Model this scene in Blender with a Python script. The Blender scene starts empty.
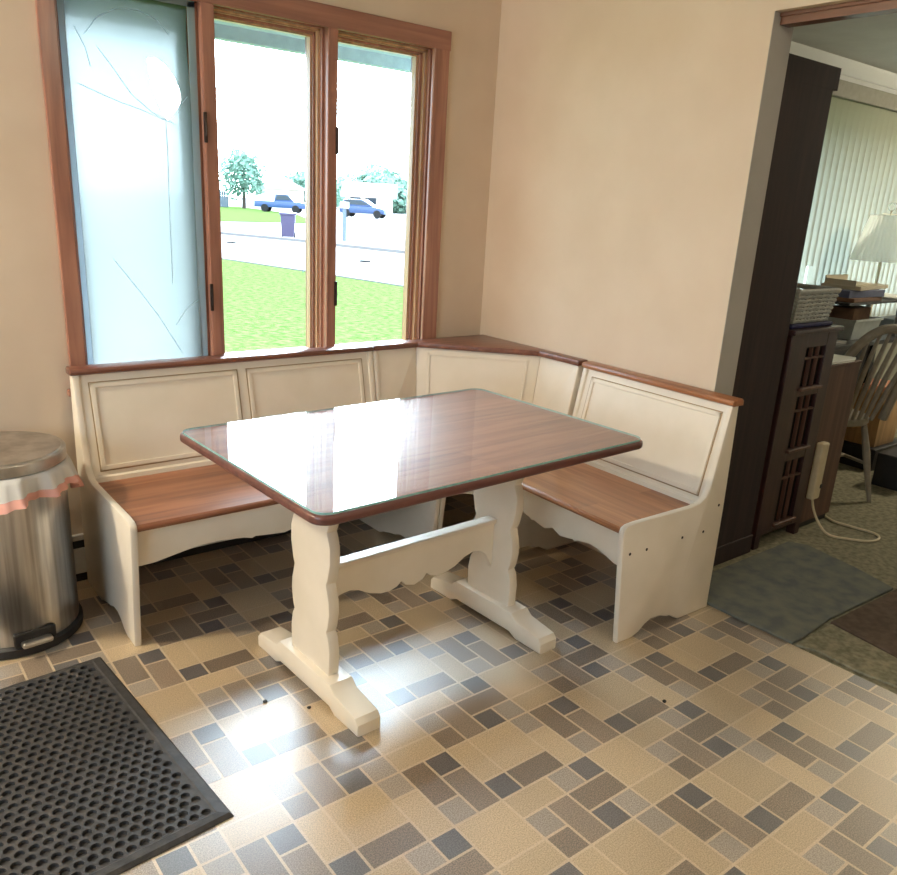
import bpy, bmesh, math, random
from mathutils import Vector, Matrix
random.seed(7)
scene = bpy.context.scene
COL = scene.collection
R = math.radians

# ------------------------------------------------------------------ camera
CAM_POS = (-1.1675, -1.2205, 1.4122)
def rod(r):
    v = Vector(r); t = v.length
    return Matrix.Rotation(t, 3, v.normalized())
RM = rod((1.81937641, -0.58528485, 0.49794938))       # rows: right, down, forward
cd = bpy.data.cameras.new('camera'); cam = bpy.data.objects.new('camera', cd); COL.objects.link(cam)
rt, dn, fw = RM[0], RM[1], RM[2]
cam.matrix_world = Matrix(((rt[0], -dn[0], -fw[0], CAM_POS[0]), (rt[1], -dn[1], -fw[1], CAM_POS[1]),
                           (rt[2], -dn[2], -fw[2], CAM_POS[2]), (0, 0, 0, 1)))
cd.sensor_width = 36; cd.lens = 791.714 / 897 * 36
cd.shift_x = (448.5 - 442.54) / 897; cd.shift_y = (455.965 - 437.5) / 897
cd.clip_start = 0.05; cd.clip_end = 600
scene.camera = cam

# ------------------------------------------------------------------ world, lights, exposure
world = bpy.data.worlds.new('overcast_sky'); scene.world = world; world.use_nodes = True
wnt = world.node_tree; bg = wnt.nodes['Background']
bg.inputs[0].default_value = (0.66, 0.82, 1.0, 1)
# overcast dome, brightest where the hidden sun stands beyond the street
SKY_BASE, SKY_BRIGHT = 6.0, 46.0
wtc = wnt.nodes.new('ShaderNodeTexCoord'); wdot = wnt.nodes.new('ShaderNodeVectorMath'); wdot.operation = 'DOT_PRODUCT'
wdot.inputs[1].default_value = Vector((0.42, 0.86, 0.35)).normalized()
wnt.links.new(wtc.outputs['Generated'], wdot.inputs[0])
wmr = wnt.nodes.new('ShaderNodeMapRange'); wmr.interpolation_type = 'SMOOTHSTEP'
wmr.inputs[1].default_value = 0.77; wmr.inputs[2].default_value = 0.96; wmr.inputs[3].default_value = SKY_BASE; wmr.inputs[4].default_value = SKY_BRIGHT
wnt.links.new(wdot.outputs['Value'], wmr.inputs[0]); wnt.links.new(wmr.outputs[0], bg.inputs[1])
scene.view_settings.view_transform = 'Standard'; scene.view_settings.look = 'None'
scene.view_settings.gamma = 1; scene.view_settings.use_curve_mapping = False
scene.view_settings.exposure = 0.34
try:
    cy = scene.cycles
    cy.max_bounces = 10; cy.diffuse_bounces = 6; cy.glossy_bounces = 4; cy.transmission_bounces = 8
    cy.transparent_max_bounces = 16; cy.sample_clamp_indirect = 6; cy.caustics_refractive = False; cy.caustics_reflective = False
except Exception:
    pass
def portal(name, loc, sx, sz, rot=(R(-90), 0, 0)):
    l = bpy.data.lights.new(name, 'AREA'); l.shape = 'RECTANGLE'; l.size = sx; l.size_y = sz
    o = bpy.data.objects.new(name, l); COL.objects.link(o); o.location = loc
    o.rotation_euler = rot                     # faces into the room
    l.cycles.is_portal = True
portal('window_daylight', (0.26, 1.95, 1.38), 1.62, 1.4)
portal('far_window_daylight', (4.65, 1.95, 1.5), 2.6, 1.5)
portal('fill_window_daylight', (-3.45, -0.5, 1.42), 1.35, 2.1, (0, R(-90), 0))  # portal of the added side window
LAMP_POS = (-2.3, 1.40, 2.36)
LAMP_POWER = 300
LAMP_COL = (1.0, 0.88, 0.66)
FILL_LAMP_POS = (0.45, -1.75, 2.36)  # unseen extra lamp, added to lighten floor and foreground
FILL_LAMP_POWER = 62

# ------------------------------------------------------------------ helpers
def lin(c):
    out = []
    for v in c[:3]:
        v /= 255
        out.append(v / 12.92 if v <= 0.04045 else ((v + 0.055) / 1.055) ** 2.4)
    return (*out, 1)
class MB:
    """collects shapes and links them as one mesh object"""
    def __init__(s): s.bm = bmesh.new(); s.mi = 0
    def face(s, vs):
        try:
            f = s.bm.faces.new(vs); f.material_index = s.mi; return f
        except ValueError: return None
    def box(s, x0, x1, y0, y1, z0, z1, bev=0, seg=2, M=None):
        V = [s.bm.verts.new((x, y, z)) for x in (x0, x1) for y in (y0, y1) for z in (z0, z1)]
        Fs = [s.face([V[i] for i in q]) for q in ((0,1,3,2),(4,6,7,5),(0,4,5,1),(2,3,7,6),(0,2,6,4),(1,5,7,3))]
        if M is not None:
            for v in V: v.co = M @ v.co
        if bev:
            es = list({e for f in Fs for e in f.edges})
            bmesh.ops.bevel(s.bm, geom=es, offset=bev, segments=seg, affect='EDGES', profile=0.5)
        return s
    def prism(s, pts, fn, t0, t1, bev=0, seg=2):
        """2D outline pts, extruded from t0 to t1; fn(a,b,t)->xyz"""
        A = [s.bm.verts.new(fn(a, b, t0)) for a, b in pts]; B = [s.bm.verts.new(fn(a, b, t1)) for a, b in pts]
        n = len(pts); fa = s.face(A); fb = s.face(B[::-1]); sd = []
        for i in range(n): sd.append(s.face([A[i], B[i], B[(i+1) % n], A[(i+1) % n]]))
        fs = [f for f in [fa, fb] + sd if f]
        bmesh.ops.recalc_face_normals(s.bm, faces=fs)
        if bev:
            es = list(set(list(fa.edges) + list(fb.edges)))
            bmesh.ops.bevel(s.bm, geom=es, offset=bev, segments=seg, affect='EDGES', profile=0.5)
        return s
    def tube(s, pts, r, n=8, closed=False):
        P = [Vector(p) for p in pts]; rs = r if isinstance(r, (list, tuple)) else [r] * len(P)
        rings = []; up = Vector((0.13, 0.21, 0.97)); m = len(P)
        for i, p in enumerate(P):
            a = P[(i-1) % m] if (i > 0 or closed) else p; b = P[(i+1) % m] if (i < m-1 or closed) else p
            d = (b - a).normalized(); u = d.cross(up)
            if u.length < 1e-4: u = d.cross(Vector((1, 0, 0)))
            u.normalize(); w = d.cross(u)
            rings.append([s.bm.verts.new(p + rs[i] * (math.cos(2*math.pi*k/n) * u + math.sin(2*math.pi*k/n) * w)) for k in range(n)])
        for i in range(m if closed else m-1):
            a, b = rings[i], rings[(i+1) % m]
            for k in range(n): s.face([a[k], a[(k+1) % n], b[(k+1) % n], b[k]])
        if not closed: s.face(rings[0][::-1]); s.face(rings[-1])
        return s
    def lathe(s, prof, c=(0, 0, 0), n=40, wob=None, capb=True, capt=True):
        rings = []
        for i, (r, z) in enumerate(prof):
            ring = []
            for k in range(n):
                a = 2*math.pi*k/n; rr, zz = (r, z) if wob is None else wob(i, a, r, z)
                ring.append(s.bm.verts.new((c[0] + rr*math.cos(a), c[1] + rr*math.sin(a), c[2] + zz)))
            rings.append(ring)
        for a, b in zip(rings, rings[1:]):
            for k in range(n): s.face([a[k], a[(k+1) % n], b[(k+1) % n], b[k]])
        if capb: s.face(rings[0][::-1])
        if capt: s.face(rings[-1])
        return s
    def rot(s, M):
        for v in s.bm.verts: v.co = M @ v.co
        return s
    def build(s, name, mats, parent=None, smooth=False, bevel=0, ang=35):
        bmesh.ops.recalc_face_normals(s.bm, faces=s.bm.faces)
        me = bpy.data.meshes.new(name); s.bm.to_mesh(me); s.bm.free()
        for m in (mats if isinstance(mats, (list, tuple)) else [mats]): me.materials.append(m)
        o = bpy.data.objects.new(name, me); COL.objects.link(o)
        if parent is not None: o.parent = parent
        if smooth:
            for p in me.polygons: p.use_smooth = True
            try: me.set_sharp_from_angle(angle=R(ang))
            except Exception: pass
        if bevel:
            b = o.modifiers.new('bevel', 'BEVEL'); b.width = bevel; b.segments = 2; b.limit_method = 'ANGLE'; b.angle_limit = R(40)
        return o
def tag(o, label, cat, group=None, kind=None):
    o['label'] = label; o['category'] = cat
    if group: o['group'] = group
    if kind: o['kind'] = kind
    return o
def thing(name, label, cat, loc=(0, 0, 0), rz=0, group=None):
    o = bpy.data.objects.new(name, None); COL.objects.link(o); o.location = loc; o.rotation_euler = (0, 0, rz)
    o.empty_display_size = 0.1
    return tag(o, label, cat, group)
def struct(o): o['kind'] = 'structure'; return o
def part_label(o, l): o['label'] = l; return o

# ------------------------------------------------------------------ materials
def newmat(name):
    m = bpy.data.materials.new(name); m.use_nodes = True
    nt = m.node_tree; nt.nodes.clear()
    out = nt.nodes.new('ShaderNodeOutputMaterial')
    return m, nt, out
def N(nt, t, **kw):
    n = nt.nodes.new(t)
    for k, v in kw.items(): setattr(n, k, v)
    return n
def ramp(nt, stops):
    n = nt.nodes.new('ShaderNodeValToRGB'); cr = n.color_ramp
    while len(cr.elements) > 1: cr.elements.remove(cr.elements[-1])
    cr.elements[0].position = stops[0][0]; cr.elements[0].color = lin(stops[0][1])
    for p, c in stops[1:]:
        e = cr.elements.new(p); e.color = lin(c)
    return n
def mat(name, c1, c2=None, rough=0.5, scale=(6, 6, 6), nscale=4.0, detail=4, bump=0, bscale=60, metal=0, spec=0.5, coat=0, contrast=(0.35, 0.65), sheen=0):
    """principled surface whose base colour is a noise between c1 and c2 in the object's own space"""
    m, nt, out = newmat(name); L = nt.links
    p = N(nt, 'ShaderNodeBsdfPrincipled'); L.new(p.outputs[0], out.inputs[0])
    p.inputs['Roughness'].default_value = rough; p.inputs['Metallic'].default_value = metal
    p.inputs['Specular IOR Level'].default_value = spec; p.inputs['Coat Weight'].default_value = coat
    p.inputs['Coat Roughness'].default_value = 0.15
    tc = N(nt, 'ShaderNodeTexCoord'); mp = N(nt, 'ShaderNodeMapping'); mp.inputs['Scale'].default_value = scale
    L.new(tc.outputs['Object'], mp.inputs[0])
    nz = N(nt, 'ShaderNodeTexNoise'); nz.inputs['Scale'].default_value = nscale; nz.inputs['Detail'].default_value = detail
    L.new(mp.outputs[0], nz.inputs['Vector'])
    rp = ramp(nt, [(contrast[0], c1), (contrast[1], c2 or c1)]); L.new(nz.outputs['Fac'], rp.inputs[0])
    L.new(rp.outputs[0], p.inputs['Base Color'])
    if bump:
        nb = N(nt, 'ShaderNodeTexNoise'); nb.inputs['Scale'].default_value = bscale; nb.inputs['Detail'].default_value = 3
        L.new(tc.outputs['Object'], nb.inputs['Vector'])
        b = N(nt, 'ShaderNodeBump'); b.inputs['Strength'].default_value = bump; b.inputs['Distance'].default_value = 0.002
        L.new(nb.outputs['Fac'], b.inputs['Height']); L.new(b.outputs[0], p.inputs['Normal'])
    return m
def wood(name, dark, mid, light, axis=0, rough=0.35, plank=0.0, grain=1.0, coat=0.2):
    """stretched-noise grain along one axis, optional glued staves of width 'plank' """
    m, nt, out = newmat(name); L = nt.links
    p = N(nt, 'ShaderNodeBsdfPrincipled'); L.new(p.outputs[0], out.inputs[0])
    p.inputs['Roughness'].default_value = rough; p.inputs['Coat Weight'].default_value = coat; p.inputs['Coat Roughness'].default_value = 0.2
    tc = N(nt, 'ShaderNodeTexCoord'); mp = N(nt, 'ShaderNodeMapping')
    sc = [22.0 * grain] * 3; sc[axis] = 1.3 * grain; mp.inputs['Scale'].default_value = sc
    L.new(tc.outputs['Object'], mp.inputs[0])
    nz = N(nt, 'ShaderNodeTexNoise'); nz.inputs['Scale'].default_value = 1.6; nz.inputs['Detail'].default_value = 6; nz.inputs['Distortion'].default_value = 0.6
    L.new(mp.outputs[0], nz.inputs['Vector'])
    fac = nz.outputs['Fac']
    if plank:
        mp2 = N(nt, 'ShaderNodeMapping'); s2 = [1 / plank] * 3; s2[axis] = 1 / (plank * 7); mp2.inputs['Scale'].default_value = s2
        L.new(tc.outputs['Object'], mp2.inputs[0])
        fl = N(nt, 'ShaderNodeVectorMath', operation='FLOOR'); L.new(mp2.outputs[0], fl.inputs[0])
        wn = N(nt, 'ShaderNodeTexWhiteNoise'); L.new(fl.outputs[0], wn.inputs['Vector'])
        mx = N(nt, 'ShaderNodeMath', operation='MULTIPLY_ADD'); L.new(wn.outputs['Value'], mx.inputs[0]); mx.inputs[1].default_value = 0.24
        sb = N(nt, 'ShaderNodeMath', operation='SUBTRACT'); L.new(fac, sb.inputs[0]); sb.inputs[1].default_value = 0.12
        L.new(sb.outputs[0], mx.inputs[2]); fac = mx.outputs[0]
    rp = ramp(nt, [(0.25, dark), (0.5, mid), (0.75, light)]); L.new(fac, rp.inputs[0]); L.new(rp.outputs[0], p.inputs['Base Color'])
    b = N(nt, 'ShaderNodeBump'); b.inputs['Strength'].default_value = 0.08; b.inputs['Distance'].default_value = 0.001
    L.new(nz.outputs['Fac'], b.inputs['Height']); L.new(b.outputs[0], p.inputs['Normal'])
    return m
def glass(name, tint=(1, 1, 1), ior=1.5, rough=0.0, haze=0.0, hazecol=(0.8, 0.85, 0.9)):
    m, nt, out = newmat(name); L = nt.links
    tr = N(nt, 'ShaderNodeBsdfTransparent'); tr.inputs[0].default_value = (*tint, 1)
    gl = N(nt, 'ShaderNodeBsdfGlossy'); gl.inputs['Roughness'].default_value = rough
    fr = N(nt, 'ShaderNodeFresnel'); fr.inputs[0].default_value = ior
    # a thin pane: light leaving through the back of a face passes straight on
    ge = N(nt, 'ShaderNodeNewGeometry'); iv = N(nt, 'ShaderNodeMath', operation='SUBTRACT'); iv.inputs[0].default_value = 1; L.new(ge.outputs['Backfacing'], iv.inputs[1])
    ml = N(nt, 'ShaderNodeMath', operation='MULTIPLY'); L.new(fr.outputs[0], ml.inputs[0]); L.new(iv.outputs[0], ml.inputs[1])
    mx = N(nt, 'ShaderNodeMixShader'); L.new(ml.outputs[0], mx.inputs[0]); L.new(tr.outputs[0], mx.inputs[1]); L.new(gl.outputs[0], mx.inputs[2])
    last = mx
    if haze:
        df = N(nt, 'ShaderNodeBsdfDiffuse'); df.inputs[0].default_value = (*hazecol, 1)
        tc = N(nt, 'ShaderNodeTexCoord'); mp = N(nt, 'ShaderNodeMapping'); mp.inputs['Scale'].default_value = (1.6, 3.2, 3); mp.inputs['Rotation'].default_value = (0, 0, 0.5)
        nz = N(nt, 'ShaderNodeTexNoise'); nz.inputs['Scale'].default_value = 2.0; nz.inputs['Detail'].default_value = 6; nz.inputs['Distortion'].default_value = 1.2
        L.new(tc.outputs['Object'], mp.inputs[0]); L.new(mp.outputs[0], nz.inputs['Vector'])
        mr = N(nt, 'ShaderNodeMapRange'); mr.inputs[1].default_value = 0.3; mr.inputs[2].default_value = 0.75; mr.inputs[3].default_value = haze * 0.62; mr.inputs[4].default_value = haze
        L.new(nz.outputs['Fac'], mr.inputs[0])
        m2 = N(nt, 'ShaderNodeMixShader'); L.new(mr.outputs[0], m2.inputs[0]); L.new(mx.outputs[0], m2.inputs[1]); L.new(df.outputs[0], m2.inputs[2]); last = m2
    L.new(last.outputs[0], out.inputs[0])
    return m
def film(name, tint, wt=0.45, wr=0.4, wc=0.12, rough=0.5):
    """translucent sheet: scattered + blurred + a little clear view through"""
    m, nt, out = newmat(name); L = nt.links
    t = N(nt, 'ShaderNodeBsdfTranslucent'); t.inputs[0].default_value = (*tint, 1)
    r = N(nt, 'ShaderNodeBsdfRefraction'); r.inputs['Color'].default_value = (*tint, 1); r.inputs['Roughness'].default_value = rough; r.inputs['IOR'].default_value = 1.25
    c = N(nt, 'ShaderNodeBsdfTransparent'); c.inputs[0].default_value = (*tint, 1)
    d = N(nt, 'ShaderNodeBsdfDiffuse'); d.inputs[0].default_value = (*tint, 1)
    tot = wt + wr
    a = N(nt, 'ShaderNodeMixShader'); a.inputs[0].default_value = wr / tot; L.new(t.outputs[0], a.inputs[1]); L.new(r.outputs[0], a.inputs[2])
    b = N(nt, 'ShaderNodeMixShader'); b.inputs[0].default_value = wc / (tot + wc); L.new(a.outputs[0], b.inputs[1]); L.new(c.outputs[0], b.inputs[2])
    e = N(nt, 'ShaderNodeMixShader'); e.inputs[0].default_value = max(0, 1 - tot - wc); L.new(b.outputs[0], e.inputs[1]); L.new(d.outputs[0], e.inputs[2])
    L.new(e.outputs[0], out.inputs[0])
    return m
def tilemat(name, c, speck, amt, rough=0.44, fine=300):
    """speckled sheet vinyl; every printed tile varies a little in tone"""
    m, nt, out = newmat(name); L = nt.links
    p = N(nt, 'ShaderNodeBsdfPrincipled'); L.new(p.outputs[0], out.inputs[0])
    tc = N(nt, 'ShaderNodeTexCoord')
    nz = N(nt, 'ShaderNodeTexNoise'); nz.inputs['Scale'].default_value = fine; nz.inputs['Detail'].default_value = 3; L.new(tc.outputs['Object'], nz.inputs['Vector'])
    rp = ramp(nt, [(0.40, speck), (0.40 + amt, c), (0.75, tuple(min(255, v * 1.10) for v in c))]); L.new(nz.outputs['Fac'], rp.inputs[0])
    g = N(nt, 'ShaderNodeNewGeometry'); mr = N(nt, 'ShaderNodeMapRange'); mr.inputs[3].default_value = 0.86; mr.inputs[4].default_value = 1.12
    L.new(g.outputs['Random Per Island'], mr.inputs[0])
    big = N(nt, 'ShaderNodeTexNoise'); big.inputs['Scale'].default_value = 2.2; big.inputs['Detail'].default_value = 5; L.new(tc.outputs['Object'], big.inputs['Vector'])
    mb = N(nt, 'ShaderNodeMapRange'); mb.inputs[1].default_value = 0.3; mb.inputs[2].default_value = 0.7; mb.inputs[3].default_value = 0.88; mb.inputs[4].default_value = 1.08; L.new(big.outputs['Fac'], mb.inputs[0])
    mm = N(nt, 'ShaderNodeMath', operation='MULTIPLY'); L.new(mr.outputs[0], mm.inputs[0]); L.new(mb.outputs[0], mm.inputs[1])
    mx = N(nt, 'ShaderNodeVectorMath', operation='SCALE'); L.new(rp.outputs[0], mx.inputs[0]); L.new(mm.outputs[0], mx.inputs['Scale'])
    L.new(mx.outputs[0], p.inputs['Base Color'])
    mrr = N(nt, 'ShaderNodeMapRange'); mrr.inputs[1].default_value = 0.3; mrr.inputs[2].default_value = 0.7; mrr.inputs[3].default_value = rough - 0.05; mrr.inputs[4].default_value = rough + 0.08
    L.new(big.outputs['Fac'], mrr.inputs[0]); L.new(mrr.outputs[0], p.inputs['Roughness'])
    p.inputs['Specular IOR Level'].default_value = 0.9
    p.inputs['Coat Weight'].default_value = 1.0; p.inputs['Coat Roughness'].default_value = 0.42; p.inputs['Coat IOR'].default_value = 1.9
    nb = N(nt, 'ShaderNodeTexNoise'); nb.inputs['Scale'].default_value = 130; nb.inputs['Detail'].default_value = 2; L.new(tc.outputs['Object'], nb.inputs['Vector'])
    b = N(nt, 'ShaderNodeBump'); b.inputs['Strength'].default_value = 0.35; b.inputs['Distance'].default_value = 0.0012
    L.new(nb.outputs['Fac'], b.inputs['Height']); L.new(b.outputs[0], p.inputs['Normal'])
    return m

M_wall = mat('beige_wall_paint', (210, 191, 168), (216, 198, 176), rough=0.7, nscale=0.6, bump=0.12, bscale=220, spec=0.3)
M_jamb = mat('jamb_shade_grey', (168, 164, 157), (176, 172, 165), rough=0.6, nscale=1, spec=0.3)  # shade on the wall end put into this grey; baseboard shares it
M_ceil = mat('white_ceiling_paint', (214, 214, 210), (222, 222, 218), rough=0.8, nscale=1)
M_room2 = mat('pale_grey_wall_paint', (196, 198, 196), (204, 206, 204), rough=0.8, nscale=1)
M_crown = mat('white_trim_paint', (228, 232, 230), rough=0.5)
M_cream = mat('cream_furniture_paint', (226, 216, 198), (232, 222, 206), rough=0.38, nscale=1.2, bump=0.05, bscale=90)
M_groove = mat('tan_groove', (168, 144, 112), rough=0.5)  # thin tan line running round each panel moulding
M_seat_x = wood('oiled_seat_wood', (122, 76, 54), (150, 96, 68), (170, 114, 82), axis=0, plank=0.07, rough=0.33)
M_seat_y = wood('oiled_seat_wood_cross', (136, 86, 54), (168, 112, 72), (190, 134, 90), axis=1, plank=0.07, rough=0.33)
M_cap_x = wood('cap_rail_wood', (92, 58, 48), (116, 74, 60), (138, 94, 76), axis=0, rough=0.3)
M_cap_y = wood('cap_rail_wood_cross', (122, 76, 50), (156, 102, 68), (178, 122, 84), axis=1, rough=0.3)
M_table = wood('dark_table_wood', (80, 48, 44), (102, 62, 56), (120, 78, 70), axis=0, plank=0.09, rough=0.28)
M_ttop = wood('table_top_wood', (104, 66, 50), (132, 86, 64), (154, 106, 80), axis=0, plank=0.09, rough=0.5, coat=0)
M_ttop.node_tree.nodes['Principled BSDF'].inputs['Specular IOR Level'].default_value = 0.12
M_frame = wood('window_frame_wood', (128, 88, 74), (156, 108, 90), (178, 130, 108), axis=2, rough=0.28)
M_frame_x = wood('window_frame_wood_cross', (128, 88, 74), (156, 108, 90), (178, 130, 108), axis=0, rough=0.28)
M_stop = wood('pale_window_stop_wood', (170, 130, 96), (200, 162, 122), (218, 184, 142), axis=2, rough=0.35)
M_trim = wood('track_wood', (74, 40, 22), (104, 62, 38), (124, 76, 48), axis=1, rough=0.4)
M_tglass = glass('table_glass', (0.96, 0.98, 0.97), ior=1.55, haze=0.10, hazecol=(0.86, 0.76, 0.72))
M_tedge = mat('green_glass_edge', (130, 176, 172), (150, 196, 190), rough=0.15, nscale=8)
M_wglass = glass('window_glass', (0.97, 0.99, 0.98), ior=1.45)
M_film = film('plastic_film', (0.136, 0.145, 0.138), wt=0.84, wr=0.11, wc=0.02)
M_crease = mat('film_crease', (150, 172, 182), rough=0.4)
M_tape = film('clear_tape', (0.55, 0.62, 0.66), wt=0.5, wr=0.15, wc=0.05)
M_iron = mat('dark_bronze', (48, 38, 36), (62, 50, 46), rough=0.4, metal=0.6)
M_steel = mat('brushed_steel', (150, 146, 140), (196, 192, 186), rough=0.28, metal=1, scale=(30, 30, 1.2), nscale=2, contrast=(0.3, 0.7))
M_lid = mat('steel_lid', (168, 164, 158), (204, 200, 194), rough=0.36, metal=1, nscale=3)
M_black = mat('black_plastic', (24, 22, 22), (32, 30, 30), rough=0.45)
M_rub = mat('black_rubber', (44, 43, 44), (62, 60, 60), rough=0.62, nscale=8, bump=0.4, bscale=260)
M_bag = film('thin_white_bag', (0.90, 0.88, 0.84), wt=0.25, wr=0.0, wc=0.12)
M_bagred = film('pink_bag_hem', (0.92, 0.50, 0.42), wt=0.25, wr=0.0, wc=0.06)
M_heater = mat('white_enamel', (214, 212, 208), rough=0.4)
M_espresso = wood('espresso_wood', (30, 18, 16), (42, 26, 24), (54, 34, 31), axis=2, rough=0.75, coat=0.0)
M_mahog = wood('mahogany', (40, 20, 18), (54, 29, 26), (66, 38, 33), axis=2, rough=0.4)
M_walnut = wood('walnut_panel', (66, 42, 32), (88, 58, 44), (104, 72, 56), axis=2, rough=0.5, coat=0)
M_darkgl = mat('dark_cabinet_glass', (10, 6, 6), rough=0.5, spec=0.2)
M_beigepl = mat('ivory_plastic', (196, 180, 146), (206, 190, 156), rough=0.45)
M_carpet = mat('green_grey_carpet', (108, 105, 86), (150, 143, 120), rough=0.95, nscale=7, detail=8, bump=1.0, bscale=320, spec=0.1, contrast=(0.3, 0.7))
M_rug1 = mat('slate_carpet_remnant', (98, 102, 100), (120, 120, 108), rough=0.95, nscale=2.5, detail=8, bump=0.9, bscale=300, spec=0.1)
M_rug2 = mat('brown_rug', (84, 72, 62), (100, 86, 75), rough=0.95, nscale=5, bump=0.9, bscale=300, spec=0.1)
M_slat = film('blind_fabric', (0.36, 0.36, 0.29), wt=0.20, wr=0.0, wc=0.0)
M_valance = mat('grey_valance', (134, 132, 120), (142, 140, 128), rough=0.7)
M_shade = film('pleated_shade', (0.92, 0.96, 0.95), wt=0.82, wr=0.0, wc=0.0)
M_brass = mat('ivory_metal', (206, 196, 168), rough=0.3, metal=0.3)
M_wicker = mat('white_wicker', (164, 166, 160), (184, 186, 178), rough=0.7, nscale=20)
M_navy = mat('navy_cloth', (26, 26, 66), (36, 36, 84), rough=0.8)
M_paper = mat('white_paper', (226, 226, 218), rough=0.8)
M_cardb = mat('cardboard_brown', (120, 92, 74), (136, 106, 86), rough=0.85)
M_blue = mat('blue_grey_binder', (92, 100, 132), (104, 112, 144), rough=0.5)
M_cream2 = mat('cream_card', (206, 198, 176), rough=0.8)
M_binpl = mat('clear_grey_plastic', (176, 184, 182), (190, 198, 196), rough=0.35)
M_grey = mat('grey_plastic', (122, 122, 118), (132, 132, 128), rough=0.5)
M_chair = mat('grey_beige_chair_paint', (128, 119, 103), (142, 132, 115), rough=0.5, nscale=5)
M_tan = wood('tan_plywood', (140, 106, 66), (172, 132, 84), (190, 150, 100), axis=2, rough=0.5)
M_peach = mat('peach_folder', (212, 150, 118), rough=0.7)
# outdoors
M_grass = mat('lawn_grass', (56, 74, 36), (108, 130, 72), rough=0.9, nscale=5, detail=10, bump=0.5, bscale=30, spec=0.0, scale=(2, 2, 2), contrast=(0.3, 0.7))
M_road = mat('pale_concrete', (150, 144, 142), (162, 156, 152), rough=0.9, nscale=1, spec=0.0)
M_curb = mat('curb_concrete', (112, 108, 106), (124, 120, 118), rough=0.9)
M_leaf = mat('green_leaves', (104, 140, 122), (136, 170, 148), rough=0.7, nscale=2)
M_trunk = mat('tree_bark', (60, 50, 44), (82, 70, 60), rough=0.9)
M_truck = mat('dark_blue_car_paint', (58, 80, 124), (66, 88, 132), rough=0.25)
M_suv = mat('navy_car_paint', (54, 74, 112), (62, 84, 122), rough=0.25)
M_autogl = mat('tinted_car_glass', (40, 52, 62), rough=0.1)
M_tyre = mat('tyre_rubber', (22, 22, 24), rough=0.8)
M_siding = mat('pale_house_siding', (196, 186, 170), (206, 196, 180), rough=0.8)
M_shingle = mat('pale_roof_shingle', (196, 184, 178), (206, 194, 188), rough=0.9)
M_bin = mat('purple_grey_bin_plastic', (66, 58, 86), (78, 70, 98), rough=0.5)
M_fence = mat('weathered_fence_board', (92, 104, 118), (110, 122, 134), rough=0.9)
M_soffit = mat('soffit_paint', (136, 156, 164), (146, 166, 174), rough=0.7)
M_wire = mat('cable_rubber', (96, 80, 80), rough=0.7)
T = {
 'B': tilemat('vinyl_beige', (194, 172, 138), (164, 142, 108), 0.14),
 'L': tilemat('vinyl_light_grey', (168, 156, 142), (128, 116, 102), 0.16),
 'M': tilemat('vinyl_taupe', (154, 136, 116), (106, 90, 74), 0.18),
 'W': tilemat('vinyl_brown', (146, 128, 108), (88, 74, 60), 0.20),
 'D': tilemat('vinyl_slate', (108, 103, 102), (66, 63, 64), 0.20),
 'G': tilemat('vinyl_grout', (206, 186, 158), (194, 172, 144), 0.08),
}

# ------------------------------------------------------------------ room shell
XW, YW = 1.356, 1.686          # right wall face, window wall face
JY = 0.373                     # jamb of the wide opening
XO = 1.476                     # far face of the right wall
CZ = 2.42
X0, Y0 = -3.2, -3.4            # the kitchen behind the camera
# floor of printed vinyl
S = 0.0762
PAT = [('B',0,0,2,1),('L',2,0,1,1),('D',3,0,1,1),('L',0,1,1,1),('M',1,1,1,2),('W',2,1,2,1),('W',0,2,1,1),('D',2,2,1,1),('L',3,2,1,1),
       ('B',4,0,2,2),('B',4,2,2,1),
       ('B',0,3,1,2),('B',1,3,2,2),('L',3,3,1,1),('B',3,4,1,2),('D',0,5,1,1),('W',1,5,2,1),
       ('W',4,3,1,2),('L',4,5,1,1),('D',5,3,1,1),('M',5,4,1,2)]
mb = MB(); keys = list('GBLMWD')
def rect(a0, a1, b0, b1, z):
    mb.face([mb.bm.verts.new(c) for c in ((a0, b0, z), (a1, b0, z), (a1, b1, z), (a0, b1, z))])
mb.mi = 0; rect(X0, XW, Y0, YW, -0.0006)
g = 0.0034
for pu in range(-8, 4):
    for pv in range(-5, 9):
        for k, a, b, w, h in PAT:
            u0 = pu * 6 + a; v0 = 1 + pv * 6 + b
            a0, a1 = u0 * S + g, (u0 + w) * S - g; b1, b0 = -v0 * S - g, -(v0 + h) * S + g
            a0 = max(a0, X0); a1 = min(a1, XW); b0 = max(b0, Y0); b1 = min(b1, YW)
            if a1 - a0 < 0.002 or b1 - b0 < 0.002: continue
            mb.mi = keys.index(k); rect(a0, a1, b0, b1, 0)
struct(mb.build('floor', [T[k] for k in keys]))

WX0, WX1, WZ0, WZ1 = -0.47, 1.035, 0.73, 2.045       # rough opening of the kitchen window
BX0, BX1, BZ0, BZ1 = 3.35, 5.95, 0.75, 2.2           # far room window
YO = YW + 0.17
struct(MB().box(X0 - .15, WX0, YW, YO, -0.4, 2.7).box(WX1, XO - 0.0, YW, YO, -0.4, 2.7)
       .box(WX0, WX1, YW, YO, -0.4, WZ0).box(WX0, WX1, YW, YO, WZ1, 2.7).build('wall_back', M_wall))
struct(MB().box(XW, XO, JY, YW, -0.02, 2.7).box(XW, XO, -1.55, JY, 2.04, 2.7).box(XW, XO, Y0 - .15, -1.55, -0.02, 2.7).build('wall_right', M_wall))
struct(MB().box(XW + 0.0006, XO, JY - 0.0015, JY, 0, 2.04).build('shaded_jamb_face', M_jamb))  # thin sheet over the wall end, its shade put into the colour
SY0, SY1, SZ0, SZ1 = -1.55, .55, .75, 2.1             # side window added behind the camera for fill light
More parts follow.
